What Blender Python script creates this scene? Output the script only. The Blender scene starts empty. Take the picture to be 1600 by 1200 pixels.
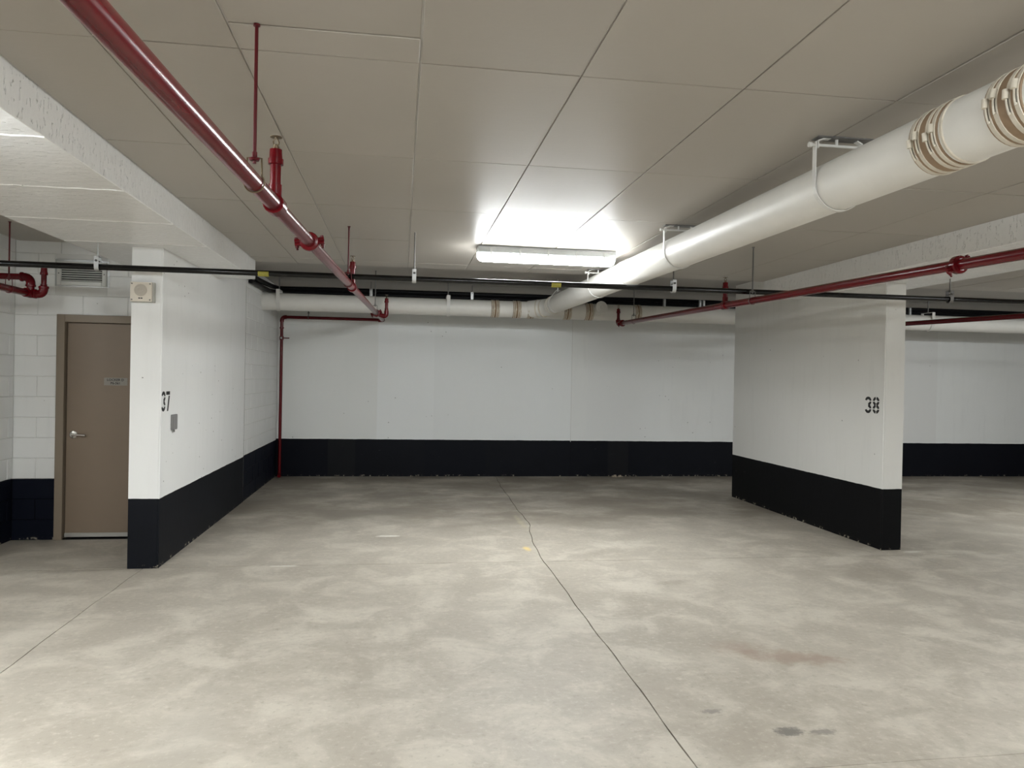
import bpy, math, random
from mathutils import Vector, Matrix
random.seed(7)
scene = bpy.context.scene
COL = scene.collection

# ------------------------------------------------------------------ camera, world, exposure
cam_data = bpy.data.cameras.new('camera')
cam = bpy.data.objects.new('camera', cam_data); COL.objects.link(cam)
F_PX, YAW, PITCH, ROLL = 1169.4, 0.14713, -0.00537, 0.01909
cam_data.sensor_fit = 'HORIZONTAL'; cam_data.sensor_width = 36.0
cam_data.lens = F_PX / 1600.0 * 36.0
cam_data.clip_start = 0.05; cam_data.clip_end = 100
_f = Vector((math.sin(YAW)*math.cos(PITCH), math.cos(YAW)*math.cos(PITCH), math.sin(PITCH)))
_r = Vector((math.cos(YAW), -math.sin(YAW), 0)); _u = _r.cross(_f)
_c, _s = math.cos(ROLL), math.sin(ROLL)
_r2 = _r*_c + _u*_s; _u2 = -_r*_s + _u*_c
cam.matrix_world = Matrix(((_r2.x, _u2.x, -_f.x, 0), (_r2.y, _u2.y, -_f.y, 0), (_r2.z, _u2.z, -_f.z, 1.6), (0, 0, 0, 1)))
scene.camera = cam

world = bpy.data.worlds.new('world'); scene.world = world
world.use_nodes = True
world.node_tree.nodes['Background'].inputs[0].default_value = (0.5, 0.5, 0.5, 1)
world.node_tree.nodes['Background'].inputs[1].default_value = 0.02
vs = scene.view_settings
vs.view_transform = 'Standard'; vs.look = 'None'; vs.gamma = 1.0; vs.use_curve_mapping = False
vs.exposure = 2.36
LAMP = 30.0            # emission strength of every lamp diffuser

# ------------------------------------------------------------------ material helpers
def newmat(name):
    m = bpy.data.materials.new(name); m.use_nodes = True
    nt = m.node_tree; b = nt.nodes['Principled BSDF']
    return m, nt, b
def lnk(nt, a, b): nt.links.new(a, b)
def val(nt, x):
    n = nt.nodes.new('ShaderNodeValue'); n.outputs[0].default_value = x; return n.outputs[0]
def mth(nt, op, a, b=None, c=None, clamp=False):
    n = nt.nodes.new('ShaderNodeMath'); n.operation = op; n.use_clamp = clamp
    for i, x in enumerate((a, b, c)):
        if x is None: continue
        if isinstance(x, (int, float)): n.inputs[i].default_value = x
        else: lnk(nt, x, n.inputs[i])
    return n.outputs[0]
def mixc(nt, fac, a, b, mode='MIX'):
    n = nt.nodes.new('ShaderNodeMix'); n.data_type = 'RGBA'; n.blend_type = mode
    for idx, x in ((0, fac), (6, a), (7, b)):
        if isinstance(x, (int, float)): n.inputs[idx].default_value = x
        elif isinstance(x, tuple): n.inputs[idx].default_value = (*x, 1) if len(x) == 3 else x
        else: lnk(nt, x, n.inputs[idx])
    return n.outputs[2]
def pos(nt):
    g = nt.nodes.new('ShaderNodeNewGeometry'); s = nt.nodes.new('ShaderNodeSeparateXYZ')
    lnk(nt, g.outputs['Position'], s.inputs[0]); return g.outputs['Position'], s.outputs
def mapv(nt, vec, scale):
    n = nt.nodes.new('ShaderNodeMapping'); n.inputs['Scale'].default_value = scale
    lnk(nt, vec, n.inputs['Vector']); return n.outputs[0]
def noise(nt, vec, scale, detail=4, rough=.55, dist=0.0):
    n = nt.nodes.new('ShaderNodeTexNoise'); n.inputs['Scale'].default_value = scale
    n.inputs['Detail'].default_value = detail; n.inputs['Roughness'].default_value = rough
    n.inputs['Distortion'].default_value = dist
    lnk(nt, vec, n.inputs['Vector']); return n.outputs['Fac']
def sstep(nt, x, lo, hi, to0=0.0, to1=1.0):
    n = nt.nodes.new('ShaderNodeMapRange'); n.interpolation_type = 'SMOOTHSTEP'
    n.inputs[1].default_value = lo; n.inputs[2].default_value = hi
    n.inputs[3].default_value = to0; n.inputs[4].default_value = to1
    lnk(nt, x, n.inputs[0]); return n.outputs[0]
def bump(nt, b, h, strength=.2, dist=.01):
    n = nt.nodes.new('ShaderNodeBump'); n.inputs['Strength'].default_value = strength
    n.inputs['Distance'].default_value = dist
    lnk(nt, h, n.inputs['Height']); lnk(nt, n.outputs[0], b.inputs['Normal'])
def simple(name, col, rough=.5, metal=0.0, var=.08, scale=12, spec=.5):
    m, nt, b = newmat(name); p, _ = pos(nt)
    n = noise(nt, p, scale, 3)
    c = mixc(nt, n, tuple(x*(1-var) for x in col), tuple(min(1, x*(1+var)) for x in col))
    lnk(nt, c, b.inputs['Base Color'])
    b.inputs['Roughness'].default_value = rough; b.inputs['Metallic'].default_value = metal
    b.inputs['Specular IOR Level'].default_value = spec
    return m
def band(nt, x, a, bb, soft=.01):
    return mth(nt, 'MULTIPLY', sstep(nt, x, a-soft, a+soft), sstep(nt, x, bb-soft, bb+soft, 1, 0))

def wall_paint(name, split, white=(.82, .825, .81), dark=(.0045, .0052, .0085), patches=(), dpatches=(), chips=.0, streak=.03, rgh=.55, wob=.006):
    """white paint over a black dado painted up to the given height"""
    m, nt, b = newmat(name); p, s = pos(nt)
    n1 = noise(nt, p, 1.6, 5, .6); n2 = noise(nt, p, 9, 4); n3 = noise(nt, mapv(nt, p, (5, 5, .6)), 2.2, 4)
    w = mixc(nt, n1, tuple(x*(1-streak*1.6) for x in white), tuple(x*(1+streak*.5) for x in white))
    w = mixc(nt, mth(nt, 'MULTIPLY', sstep(nt, n3, .5, .75), .25), w, tuple(x*.86 for x in white))
    for a, bb, col in patches: w = mixc(nt, mth(nt, 'MULTIPLY', band(nt, s[0], a, bb, .015), .8), w, col)
    v = nt.nodes.new('ShaderNodeTexVoronoi'); v.inputs['Scale'].default_value = 7.0
    lnk(nt, mapv(nt, p, (1, 1, 1.3)), v.inputs['Vector'])
    spot = mth(nt, 'MULTIPLY', sstep(nt, v.outputs['Distance'], .045, .075, 1, 0), sstep(nt, noise(nt, p, 2.3, 2), .55-chips, .6-chips))
    w = mixc(nt, mth(nt, 'MULTIPLY', spot, .75), w, (.16, .15, .14))
    d = mixc(nt, n1, tuple(x*.75 for x in dark), tuple(x*1.5 for x in dark))
    for a, bb, col in dpatches: d = mixc(nt, mth(nt, 'MULTIPLY', band(nt, s[0], a, bb, .015), .8), d, col)
    scuff = sstep(nt, noise(nt, mapv(nt, p, (1.5, 1.5, 6)), 3.5, 6, .7), .66, .74)
    d = mixc(nt, mth(nt, 'MULTIPLY', scuff, .22), d, (.10, .11, .12))
    drip = mth(nt, 'MULTIPLY', sstep(nt, noise(nt, p, 14, 4, .7), .56, .66), sstep(nt, s[2], .012, .035, 1, 0))
    d = mixc(nt, drip, d, (.42, .38, .30))
    edge = mth(nt, 'ADD', s[2], mth(nt, 'MULTIPLY', mth(nt, 'SUBTRACT', noise(nt, p, 5, 4, .6), .5), wob*2))
    k = sstep(nt, edge, split-.002, split+.002)
    lnk(nt, mixc(nt, k, d, w), b.inputs['Base Color'])
    b.inputs['Roughness'].default_value = rgh
    lnk(nt, sstep(nt, edge, split-.002, split+.002, .12, .4), b.inputs['Specular IOR Level'])
    hh = mth(nt, 'ADD', mth(nt, 'MULTIPLY', noise(nt, p, 60, 3), .35), mth(nt, 'ADD', n2, mth(nt, 'MULTIPLY', spot, -.8)))
    bump(nt, b, hh, .25, .004)
    return m

M_BACK = wall_paint('back_wall_paint', .6, white=(.86, .87, .86),
    patches=[(-.38, .54, (.90, .92, .92)), (-1.94, -.38, (.85, .86, .84)), (.54, 2.83, (.87, .89, .89)), (3.1, 4.4, (.83, .84, .835)), (8.7, 9.6, (.80, .80, .79))],
    dpatches=[(-1.144, -.712, (.010, .0105, .0125)), (3.483, 3.841, (.011, .011, .013)), (-1.95, -1.144, (.003, .0037, .008)), (.4, 1.4, (.0035, .0045, .009))])
M_COLUMN = wall_paint('column_paint', .572, white=(.88, .885, .88), dark=(.006, .007, .010), chips=.15)
M_PILLAR = wall_paint('pillar_paint', .6, white=(.76, .755, .73), dark=(.003, .0032, .004), chips=.02)
M_BLOCK = wall_paint('block_paint', .581, white=(.84, .845, .835), dark=(.004, .0055, .012), chips=-.02)
M_MORTAR = wall_paint('mortar_paint', .581, white=(.72, .72, .70), dark=(.003, .0035, .006), chips=-.2)
M_SHELL = wall_paint('shell_paint', .6, white=(.70, .70, .68))

def ceiling_mat(name, col, rough, sc=1.0):
    m, nt, b = newmat(name); p, s = pos(nt)
    n1 = noise(nt, p, 1.1*sc, 4, .6); n2 = noise(nt, p, 40, 3); n3 = noise(nt, mapv(nt, p, (1, 7, 1)), 3.0, 3)
    oi = nt.nodes.new('ShaderNodeObjectInfo')
    c = mixc(nt, n1, tuple(x*.92 for x in col), tuple(x*1.05 for x in col))
    c = mixc(nt, mth(nt, 'MULTIPLY', oi.outputs['Random'], .12), c, tuple(x*.75 for x in col))
    lnk(nt, c, b.inputs['Base Color'])
    r = mth(nt, 'ADD', rough-.06, mth(nt, 'MULTIPLY', n1, .12)); lnk(nt, r, b.inputs['Roughness'])
    b.inputs['Specular IOR Level'].default_value = .18
    bump(nt, b, mth(nt, 'ADD', n2, mth(nt, 'MULTIPLY', n3, 1.2)), .12, .003)
    return m
M_PANEL = ceiling_mat('ceiling_board_paint', (.405, .375, .333), .40)
M_SEAM = ceiling_mat('ceiling_seam_caulk', (.60, .585, .56), .45)
M_SLAB = ceiling_mat('bare_slab_concrete', (.40, .38, .355), .65)

def soffit_mat():
    m, nt, b = newmat('beam_paint'); p, s = pos(nt)
    n1 = noise(nt, p, 2, 4); n2 = noise(nt, mapv(nt, p, (1, 1, 1)), 22, 3)
    c = mixc(nt, n1, (.80, .80, .795), (.87, .87, .865)); 
    ridge = sstep(nt, noise(nt, mapv(nt, p, (3.5, 22, 8)), 2.2, 2, .5), .61, .645)
    chip = mth(nt, 'MULTIPLY', sstep(nt, noise(nt, p, 14, 3, .6), .70, .74), 1.0)
    lnk(nt, mixc(nt, mth(nt, 'MULTIPLY', chip, .5), c, (.3, .29, .27)), b.inputs['Base Color'])
    b.inputs['Roughness'].default_value = .26
    h = mth(nt, 'ADD', mth(nt, 'MULTIPLY', ridge, .9), mth(nt, 'MULTIPLY', n2, .25))
    bump(nt, b, h, .9, .012)
    return m
M_BEAM = soffit_mat()

def floor_mat():
    m, nt, b = newmat('floor_concrete'); p, s = pos(nt)
    x, y = s[0], s[1]
    n1 = noise(nt, p, .55, 5, .6, .4); n2 = noise(nt, p, 2.6, 6, .65, .6); n3 = noise(nt, p, 26, 5, .7); n4 = noise(nt, mapv(nt, p, (1.0, 1.5, 1)), 2.3, 6, .68, .5)
    c = mixc(nt, n1, (.300, .266, .218), (.445, .406, .344))
    c = mixc(nt, sstep(nt, n2, .40, .66), c, (.49, .449, .382)); 
    c = mixc(nt, mth(nt, 'MULTIPLY', sstep(nt, n4, .48, .72), .55), c, (.345, .305, .255))
    c = mixc(nt, mth(nt, 'MULTIPLY', sstep(nt, n3, .52, .72), .38), c, (.62, .58, .50))
    c = mixc(nt, mth(nt, 'MULTIPLY', sstep(nt, n3, .46, .30), .38), c, (.23, .205, .165))
    # parked-car grime and painted-in shade in the bays behind the cross joint
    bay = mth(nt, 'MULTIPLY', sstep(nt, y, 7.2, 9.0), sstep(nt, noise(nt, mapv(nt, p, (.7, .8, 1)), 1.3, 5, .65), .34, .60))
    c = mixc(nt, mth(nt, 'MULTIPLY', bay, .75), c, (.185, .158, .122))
    NZ = {3: noise(nt, p, 3, 4, .65), 8: noise(nt, p, 8, 4, .65), 16: noise(nt, p, 16, 4, .65), 45: noise(nt, p, 45, 4, .65)}
    def blob(cx, cy, rx, ry, col, amt, ns=9, edge=.5, rot=0.0):
        nonlocal c
        dx = mth(nt, 'SUBTRACT', x, cx); dy = mth(nt, 'SUBTRACT', y, cy)
        ca, sa = math.cos(rot), math.sin(rot)
        u = mth(nt, 'ADD', mth(nt, 'MULTIPLY', dx, ca/rx), mth(nt, 'MULTIPLY', dy, sa/rx))
        v = mth(nt, 'ADD', mth(nt, 'MULTIPLY', dx, -sa/ry), mth(nt, 'MULTIPLY', dy, ca/ry))
        d = mth(nt, 'SQRT', mth(nt, 'ADD', mth(nt, 'MULTIPLY', u, u), mth(nt, 'MULTIPLY', v, v)))
        d = mth(nt, 'ADD', d, mth(nt, 'MULTIPLY', mth(nt, 'SUBTRACT', NZ[min(NZ, key=lambda q: abs(q-ns))], .5), 1.6))
        c = mixc(nt, mth(nt, 'MULTIPLY', sstep(nt, d, 1-edge, 1, 1, 0), amt), c, col)
    blob(2.30, 4.10, .42, .16, (.27, .185, .14), .55, 7, .8, -.25)      # rusty brown stain
    blob(2.05, 4.30, .25, .14, (.30, .21, .165), .35, 9, .8)
    blob(1.80, 3.22, .085, .055, (.115, .11, .10), .75, 45, .5)         # oil drips
    blob(1.96, 3.20, .09, .04, (.14, .13, .12), .6, 45, .7)
    blob(1.53, 3.46, .07, .035, (.15, .14, .13), .6, 45, .7)
    blob(2.2, 5.75, .22, .10, (.24, .20, .165), .45, 9, .8, .3)
    blob(3.9, 5.9, .8, .35, (.27, .235, .19), .45, 3, .8)
    blob(1.21, 7.0, .05, .13, (.66, .50, .20), .85, 11, .7)           # yellow paint traces
    blob(1.36, 8.3, .05, .6, (.50, .46, .30), .35, 6, .8)
    blob(-.10, 7.65, .17, .05, (.72, .70, .64), .8, 12, .5)             # pale scrapes
    blob(-.95, 6.49, .15, .025, (.66, .64, .58), .8, 14, .5)
    blob(-.30, 8.9, .9, .5, (.27, .245, .205), .4, 3, .8)
    blob(2.9, 9.6, 1.1, .8, (.22, .185, .145), .5, 3, .8)
    blob(7.6, 8.2, 1.0, .5, (.235, .205, .165), .45, 3, .8)
    blob(-.9, 3.4, .22, .9, (.37, .345, .30), .35, 4, .8)
    blob(4.95, 6.63, .12, .05, (.62, .60, .54), .6, 12, .5)
    lnk(nt, c, b.inputs['Base Color'])
    lnk(nt, sstep(nt, n2, .2, .8, .42, .62), b.inputs['Roughness'])
    b.inputs['Specular IOR Level'].default_value = .4
    bump(nt, b, mth(nt, 'ADD', n3, mth(nt, 'MULTIPLY', n2, 1.2)), .10, .003)
    return m
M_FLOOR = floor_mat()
M_JOINT = simple('joint_dirt', (.07, .062, .052), .9)
M_RED = simple('red_enamel', (.112, .0022, .0055), .24, var=.12, spec=.28)
M_REDROD = simple('red_painted_rod', (.085, .003, .006), .4, spec=.3)
M_WHITEPIPE = simple('white_pipe_paint', (.73, .715, .675), .46, var=.07, scale=4, spec=.35)
M_STRAP = simple('white_strap_paint', (.66, .65, .62), .4)
M_RUBBER = simple('overpainted_rubber', (.27, .185, .115), .6, var=.25, scale=20)
M_BAND = simple('clamp_band_paint', (.60, .55, .46), .4, var=.2, scale=30)
M_BLACK = simple('black_pipe_paint', (.0022, .0022, .0022), .17, spec=.35)
M_CABLE = simple('black_cable_jacket', (.002, .002, .003), .5, spec=.2)
M_YELLOW = simple('yellow_label_film', (.30, .27, .035), .5)
M_GALV = simple('galvanised_steel', (.52, .53, .53), .42, .75)
M_DKGALV = simple('dull_steel_rod', (.16, .155, .15), .5, .5)
M_BRASS = simple('sprinkler_bronze', (.16, .12, .075), .4, .7)
M_DOOR = simple('taupe_door_enamel', (.215, .160, .112), .45, var=.05, scale=6)
M_FRAME = simple('taupe_frame_enamel', (.245, .195, .145), .45, var=.05, scale=6)
M_CHROME = simple('satin_chrome', (.62, .60, .57), .25, 1.0)
M_SWEEP = simple('aluminium_sweep', (.46, .45, .42), .4, .6)
M_SIGN = simple('sign_plate_plastic', (.26, .24, .205), .4)
M_INK = simple('black_stencil_ink', (.010, .010, .010), .6)
M_BEIGE = simple('beige_enclosure', (.70, .64, .55), .45, var=.03)
M_BEIGE2 = simple('beige_grille', (.50, .45, .385), .55, var=.03)
M_BEIGESIDE = simple('speaker_back_box', (.42, .41, .37), .5)
M_VENT = simple('grille_enamel', (.60, .60, .57), .4)
M_DUCTSHADE = simple('duct_shade_black', (.015, .015, .015), .9)
M_GREYBOX = simple('grey_plate', (.24, .235, .235), .45)
M_HOUSING = simple('fixture_housing', (.50, .52, .53), .45)

def lamp_mat():
    m, nt, b = newmat('lamp_diffuser')
    b.inputs['Base Color'].default_value = (.9, .9, .9, 1); b.inputs['Roughness'].default_value = .35
    b.inputs['Emission Color'].default_value = (.955, .995, 1.0, 1)
    # prismatic diffuser: the lower face gives off far more light than the upright edges
    g = nt.nodes.new('ShaderNodeNewGeometry'); sx = nt.nodes.new('ShaderNodeSeparateXYZ'); lnk(nt, g.outputs['Normal'], sx.inputs[0])
    lnk(nt, sstep(nt, sx.outputs[2], -.32, 0.0, LAMP, LAMP*.12), b.inputs['Emission Strength'])
    return m
M_LAMP = lamp_mat()

# ------------------------------------------------------------------ mesh helpers
class MB:
    def __init__(s): s.v = []; s.f = []; s.sm = []
    def add(s, vs, fs, smooth=False):
        o = len(s.v); s.v += [tuple(v) for v in vs]
        for f in fs: s.f.append([i+o for i in f]); s.sm.append(smooth)
        return s
    def box(s, a, b, ch=0.0):
        (x0, y0, z0), (x1, y1, z1) = a, b
        if ch <= 0:
            vs = [(x, y, z) for z in (z0, z1) for y in (y0, y1) for x in (x0, x1)]
            return s.add(vs, [(0, 2, 3, 1), (4, 5, 7, 6), (0, 1, 5, 4), (2, 6, 7, 3), (0, 4, 6, 2), (1, 3, 7, 5)])
        vs = []; idx = {}
        for ix, x in ((0, x0), (1, x1)):
            for iy, y in ((0, y0), (1, y1)):
                for iz, z in ((0, z0), (1, z1)):
                    sx, sy, sz = (1-2*ix)*ch, (1-2*iy)*ch, (1-2*iz)*ch
                    for k, q in enumerate(((x, y+sy, z+sz), (x+sx, y, z+sz), (x+sx, y+sy, z))):
                        idx[(ix, iy, iz, k)] = len(vs); vs.append(q)
        I = lambda *t: idx[t]; fs = []
        for i in (0, 1):
            q = [I(i, 0, 0, 0), I(i, 1, 0, 0), I(i, 1, 1, 0), I(i, 0, 1, 0)]; fs.append(q if i else q[::-1])
            q = [I(0, i, 0, 1), I(0, i, 1, 1), I(1, i, 1, 1), I(1, i, 0, 1)]; fs.append(q if i else q[::-1])
            q = [I(0, 0, i, 2), I(1, 0, i, 2), I(1, 1, i, 2), I(0, 1, i, 2)]; fs.append(q if i else q[::-1])
        for i in (0, 1):
            for j in (0, 1):
                fs.append([I(i, j, 0, 0), I(i, j, 1, 0), I(i, j, 1, 1), I(i, j, 0, 1)])
                fs.append([I(i, 0, j, 0), I(i, 1, j, 0), I(i, 1, j, 2), I(i, 0, j, 2)])
                fs.append([I(0, i, j, 1), I(1, i, j, 1), I(1, i, j, 2), I(0, i, j, 2)])
                for k in (0, 1): fs.append([I(i, j, k, 0), I(i, j, k, 1), I(i, j, k, 2)])
        return s.add(vs, fs)
    def tube(s, path, r, n=16, cap=True, smooth=True, radii=None):
        P = [Vector(p) for p in path]; m = len(P)
        T = []
        for i in range(m):
            a = P[max(i-1, 0)]; b = P[min(i+1, m-1)]; T.append((b-a).normalized())
        ref = Vector((0, 0, 1)) if abs(T[0].z) < .9 else Vector((1, 0, 0))
        N = (ref - T[0]*ref.dot(T[0])).normalized(); vs = []
        for i in range(m):
            N = (N - T[i]*N.dot(T[i])).normalized(); B = T[i].cross(N)
            rr = radii[i] if radii else r
            for k in range(n):
                a = 2*math.pi*k/n; vs.append(P[i] + (N*math.cos(a) + B*math.sin(a))*rr)
        fs = [[i*n+k, i*n+(k+1) % n, (i+1)*n+(k+1) % n, (i+1)*n+k] for i in range(m-1) for k in range(n)]
        s.add(vs, fs, smooth)
        if cap:
            o = len(s.v)
            s.add(vs[:n], [list(range(n))[::-1]]); s.add(vs[-n:], [list(range(n))])
        return s
    def lathe(s, base, axis, prof, n=20, smooth=False):
        """prof = [(distance along axis, radius)...]; every step keeps crisp edges"""
        base = Vector(base); ax = Vector(axis).normalized()
        for (d0, r0), (d1, r1) in zip(prof[:-1], prof[1:]):
            s.tube([base+ax*d0, base+ax*(d1 if abs(d1-d0) > 1e-6 else d0+1e-5)], 0, n, False, abs(d1-d0) > 1e-6, [r0, r1])
        s.tube([base+ax*prof[0][0], base+ax*(prof[0][0]+1e-5)], 0, n, True, True, [prof[0][1]]*2) if prof[0][1] > 0 else None
        s.tube([base+ax*prof[-1][0], base+ax*(prof[-1][0]+1e-5)], 0, n, True, True, [prof[-1][1]]*2) if prof[-1][1] > 0 else None
        return s
    def strip(s, path, width_vec, thick):
        """flat strap: path of points in a plane, swept along width_vec, with thickness outward"""
        P = [Vector(p) for p in path]; w = Vector(width_vec); vs = []
        for i, p in enumerate(P):
            t = (P[min(i+1, len(P)-1)] - P[max(i-1, 0)]).normalized(); nrm = t.cross(w).normalized()*thick
            vs += [p-w/2, p+w/2, p+w/2+nrm, p-w/2+nrm]
        fs = []
        for i in range(len(P)-1):
            for k in range(4): fs.append([i*4+k, i*4+(k+1) % 4, (i+1)*4+(k+1) % 4, (i+1)*4+k])
        fs += [[3, 2, 1, 0], [len(vs)-4, len(vs)-3, len(vs)-2, len(vs)-1]]
        return s.add(vs, fs)
    def prism(s, poly, z0, z1, M=None):
        n = len(poly); vs = [Vector((x, y, z0)) for x, y in poly] + [Vector((x, y, z1)) for x, y in poly]
        if M: vs = [M @ v for v in vs]
        fs = [list(range(n))[::-1], list(range(n, 2*n))] + [[k, (k+1) % n, n+(k+1) % n, n+k] for k in range(n)]
        return s.add(vs, fs)
    def mesh(s, name, mat):
        me = bpy.data.meshes.new(name); me.from_pydata(s.v, [], s.f)
        me.polygons.foreach_set('use_smooth', s.sm); me.materials.append(mat); me.update(); return me
    def build(s, name, mat, parent=None):
        o = bpy.data.objects.new(name, s.mesh(name, mat)); COL.objects.link(o)
        if parent is not None: o.parent = parent; o.matrix_parent_inverse = Matrix.Translation(-parent.location)
        return o
def tag(o, label, cat, group=None):
    o['label'] = label; o['category'] = cat
    if group: o['group'] = group
    return o
def thing(name, loc, label, cat, group=None):
    o = bpy.data.objects.new(name, None); COL.objects.link(o); o.location = loc; o.empty_display_size = .1
    return tag(o, label, cat, group)
def part_label(o, t): o['label'] = t; return o
def struct(o): o['kind'] = 'structure'; return o
def copy_part(me, name, loc, parent, rot=None):
    o = bpy.data.objects.new(name, me); COL.objects.link(o); o.parent = parent
    o.location = Vector(loc) - parent.location
    if rot: o.rotation_euler = rot
    return o
def rounded(pts, r, n=6):
    P = [Vector(p) for p in pts]; out = [P[0]]
    for i in range(1, len(P)-1):
        a = (P[i-1]-P[i]).normalized(); b = (P[i+1]-P[i]).normalized()
        for k in range(n+1):
            t = k/n; out.append((P[i]+a*r)*(1-t)**2 + P[i]*2*t*(1-t) + (P[i]+b*r)*t*t)
    out.append(P[-1]); return out

# ------------------------------------------------------------------ key sizes (metres)
ZC, ZCB, ZS, ZSLAB = 2.82, 2.827, 2.625, 3.0     # ceiling boards, board backing, beam soffit, bare slab
XL, XLC, YC, YB = -1.945, -2.183, 6.484, 12.28  # left wall faces, its front, back wall
XP, XP2, YP, YP2 = 4.684, 4.895, 6.719, 10.07   # free-standing pillar wall
YBE = 8.36                                       # end of beams and boards
XW, XE, YS = -8.5, 13.5, -6.5                    # hidden ends of the garage

# ------------------------------------------------------------------ floor slabs
floor = struct(MB().box((XW, YS, -.25), (XE, YB+.2, -.028)).build('floor', M_JOINT))
def jig(t, k): return .004*math.sin(t*3.1+k) + .003*math.sin(t*9.7+2*k) + .0015*math.sin(t*27+k)
def lerp(tab, t):
    if t <= tab[0][0]: return tab[0][1]
    for (a, x), (b, y) in zip(tab[:-1], tab[1:]):
        if t <= b: return x + (y-x)*(t-a)/(b-a)
    return tab[-1][1]
JL = lambda y: -2.07 + jig(y, 1)
JM = lambda y: lerp([(2, 1.243), (4.5, 1.262), (6.48, 1.276), (7.25, 1.325), (7.6, 1.345), (8.35, 1.452), (9.66, 1.462), (12.3, 1.56)], y) + jig(y, 2)*(1.0 if y < 6.5 else 2.2)
JR = lambda y: 4.86 + jig(y, 3)
JE = lambda y: 8.0 + jig(y, 4)
H1 = lambda x: 6.50 + jig(x, 5)
H2 = lambda x: 2.91 + jig(x, 6)
cst = lambda c: (lambda t: c)
def slab(xa, xb, ya, yb, g=(.003, .003, .003, .003)):
    """slab between two joints running in depth (xa, xb: functions of y) and two running across (ya, yb: functions of x)"""
    x0, x1 = xa((ya(0)+yb(0))/2), xb((ya(0)+yb(0))/2)
    pts = []
    def seg(a, b, st=.16): n = max(2, int(abs(b-a)/st)); return [a+(b-a)*i/n for i in range(n)]
    y00, y10, y11, y01 = ya(x0), ya(x1), yb(x1), yb(x0)
    for x in seg(xa(y00)+g[0], xb(y10)-g[1]): pts.append((x, ya(x)+g[2]))
    for y in seg(y10+g[2], y11-g[3]): pts.append((xb(y)-g[1], y))
    for x in seg(xb(y11)-g[1], xa(y01)+g[0]): pts.append((x, yb(x)-g[3]))
    for y in seg(y01-g[3], y00+g[2]): pts.append((xa(y)+g[0], y))
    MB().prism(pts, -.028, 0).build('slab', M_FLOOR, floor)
W_, E_, S_, N_ = cst(XW), cst(XE), cst(YS), cst(YB+.1)
thin = .0026
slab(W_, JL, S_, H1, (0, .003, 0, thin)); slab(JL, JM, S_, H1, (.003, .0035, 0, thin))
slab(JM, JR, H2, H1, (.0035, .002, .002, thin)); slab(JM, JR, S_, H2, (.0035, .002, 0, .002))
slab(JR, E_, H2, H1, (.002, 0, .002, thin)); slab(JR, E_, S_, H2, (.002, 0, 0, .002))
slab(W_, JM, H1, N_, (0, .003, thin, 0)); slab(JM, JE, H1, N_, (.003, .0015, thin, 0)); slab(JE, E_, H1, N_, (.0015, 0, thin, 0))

# ------------------------------------------------------------------ ceiling
ceiling = struct(MB().box((XW, YS, ZCB), (XE, YBE, ZCB+.35)).build('ceiling', M_SEAM))
sl = MB().box((XW, YBE, ZSLAB), (XE, YB+.2, ZSLAB+.2)).build('bare_slab', M_SLAB, ceiling)
part_label(sl, 'bare grey concrete slab near the back wall')
panel_cache = {}
def panel(x0, x1, y0, y1, g=.0035):
    key = (round(x1-x0, 3), round(y1-y0, 3))
    if key not in panel_cache:
        w, d = key[0]/2-g, key[1]/2-g
        panel_cache[key] = MB().box((-w, -d, 0), (w, d, ZCB-ZC+.004), .002).mesh('ceiling_panel', M_PANEL)
    copy_part(panel_cache[key], 'ceiling_panel', ((x0+x1)/2, (y0+y1)/2, ZC+random.uniform(-.0015, .0015)), ceiling,
              (random.uniform(-.0012, .0012), random.uniform(-.002, .002), 0))
rows = [-.88, .39, 1.66, 2.93, 4.20, 5.47, 6.74, 8.01, YBE]
def field(xs, rows, skip=()):
    for xa, xb in zip(xs[:-1], xs[1:]):
        for ya, yb in zip(rows[:-1], rows[1:]):
            if (xa, ya) in skip: continue
            panel(xa, xb, ya, yb)
field([-1.56, -1.13, -.62, .05, .69, 1.38, 2.07, 2.95, 3.60, 4.23], rows, skip=((-.62, 1.66),))
panel(-.62, .05, 1.66, 2.72); panel(-.62, .05, 2.72, 2.93)
field([5.24, 5.9, 6.6, 7.3, 8.0, 8.7, 9.4], rows[3:])
field([-3.56, -3.1, -2.64], [4.2, 5.47, 6.74, 7.62])
# beams
def beam(name, x0, x1):
    return struct(MB().box((x0, YS, ZS), (x1, YBE-.02, ZCB+.1), .004).build(name, M_BEAM))
beam_l = beam('ceiling_beam_left', -2.64, -1.565)
beam_r = beam('ceiling_beam_right', 4.23, 5.23)
for o, lab in ((beam_l, 'wide white concrete ceiling beam above the left column'), (beam_r, 'white concrete ceiling beam above the pillar numbered 38')):
    o['label'] = lab
# thin raised formwork lines left under the beam soffits
for y in (2.62, 3.55, 4.50, 5.42, 6.30):
    P = [(-2.62+.044*i, y+.006*math.sin(i*1.7+y), ZS+.001) for i in range(25)]
    MB().tube(P, .0060, 6).build('formwork_ridge', M_BEAM, beam_l)

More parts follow.
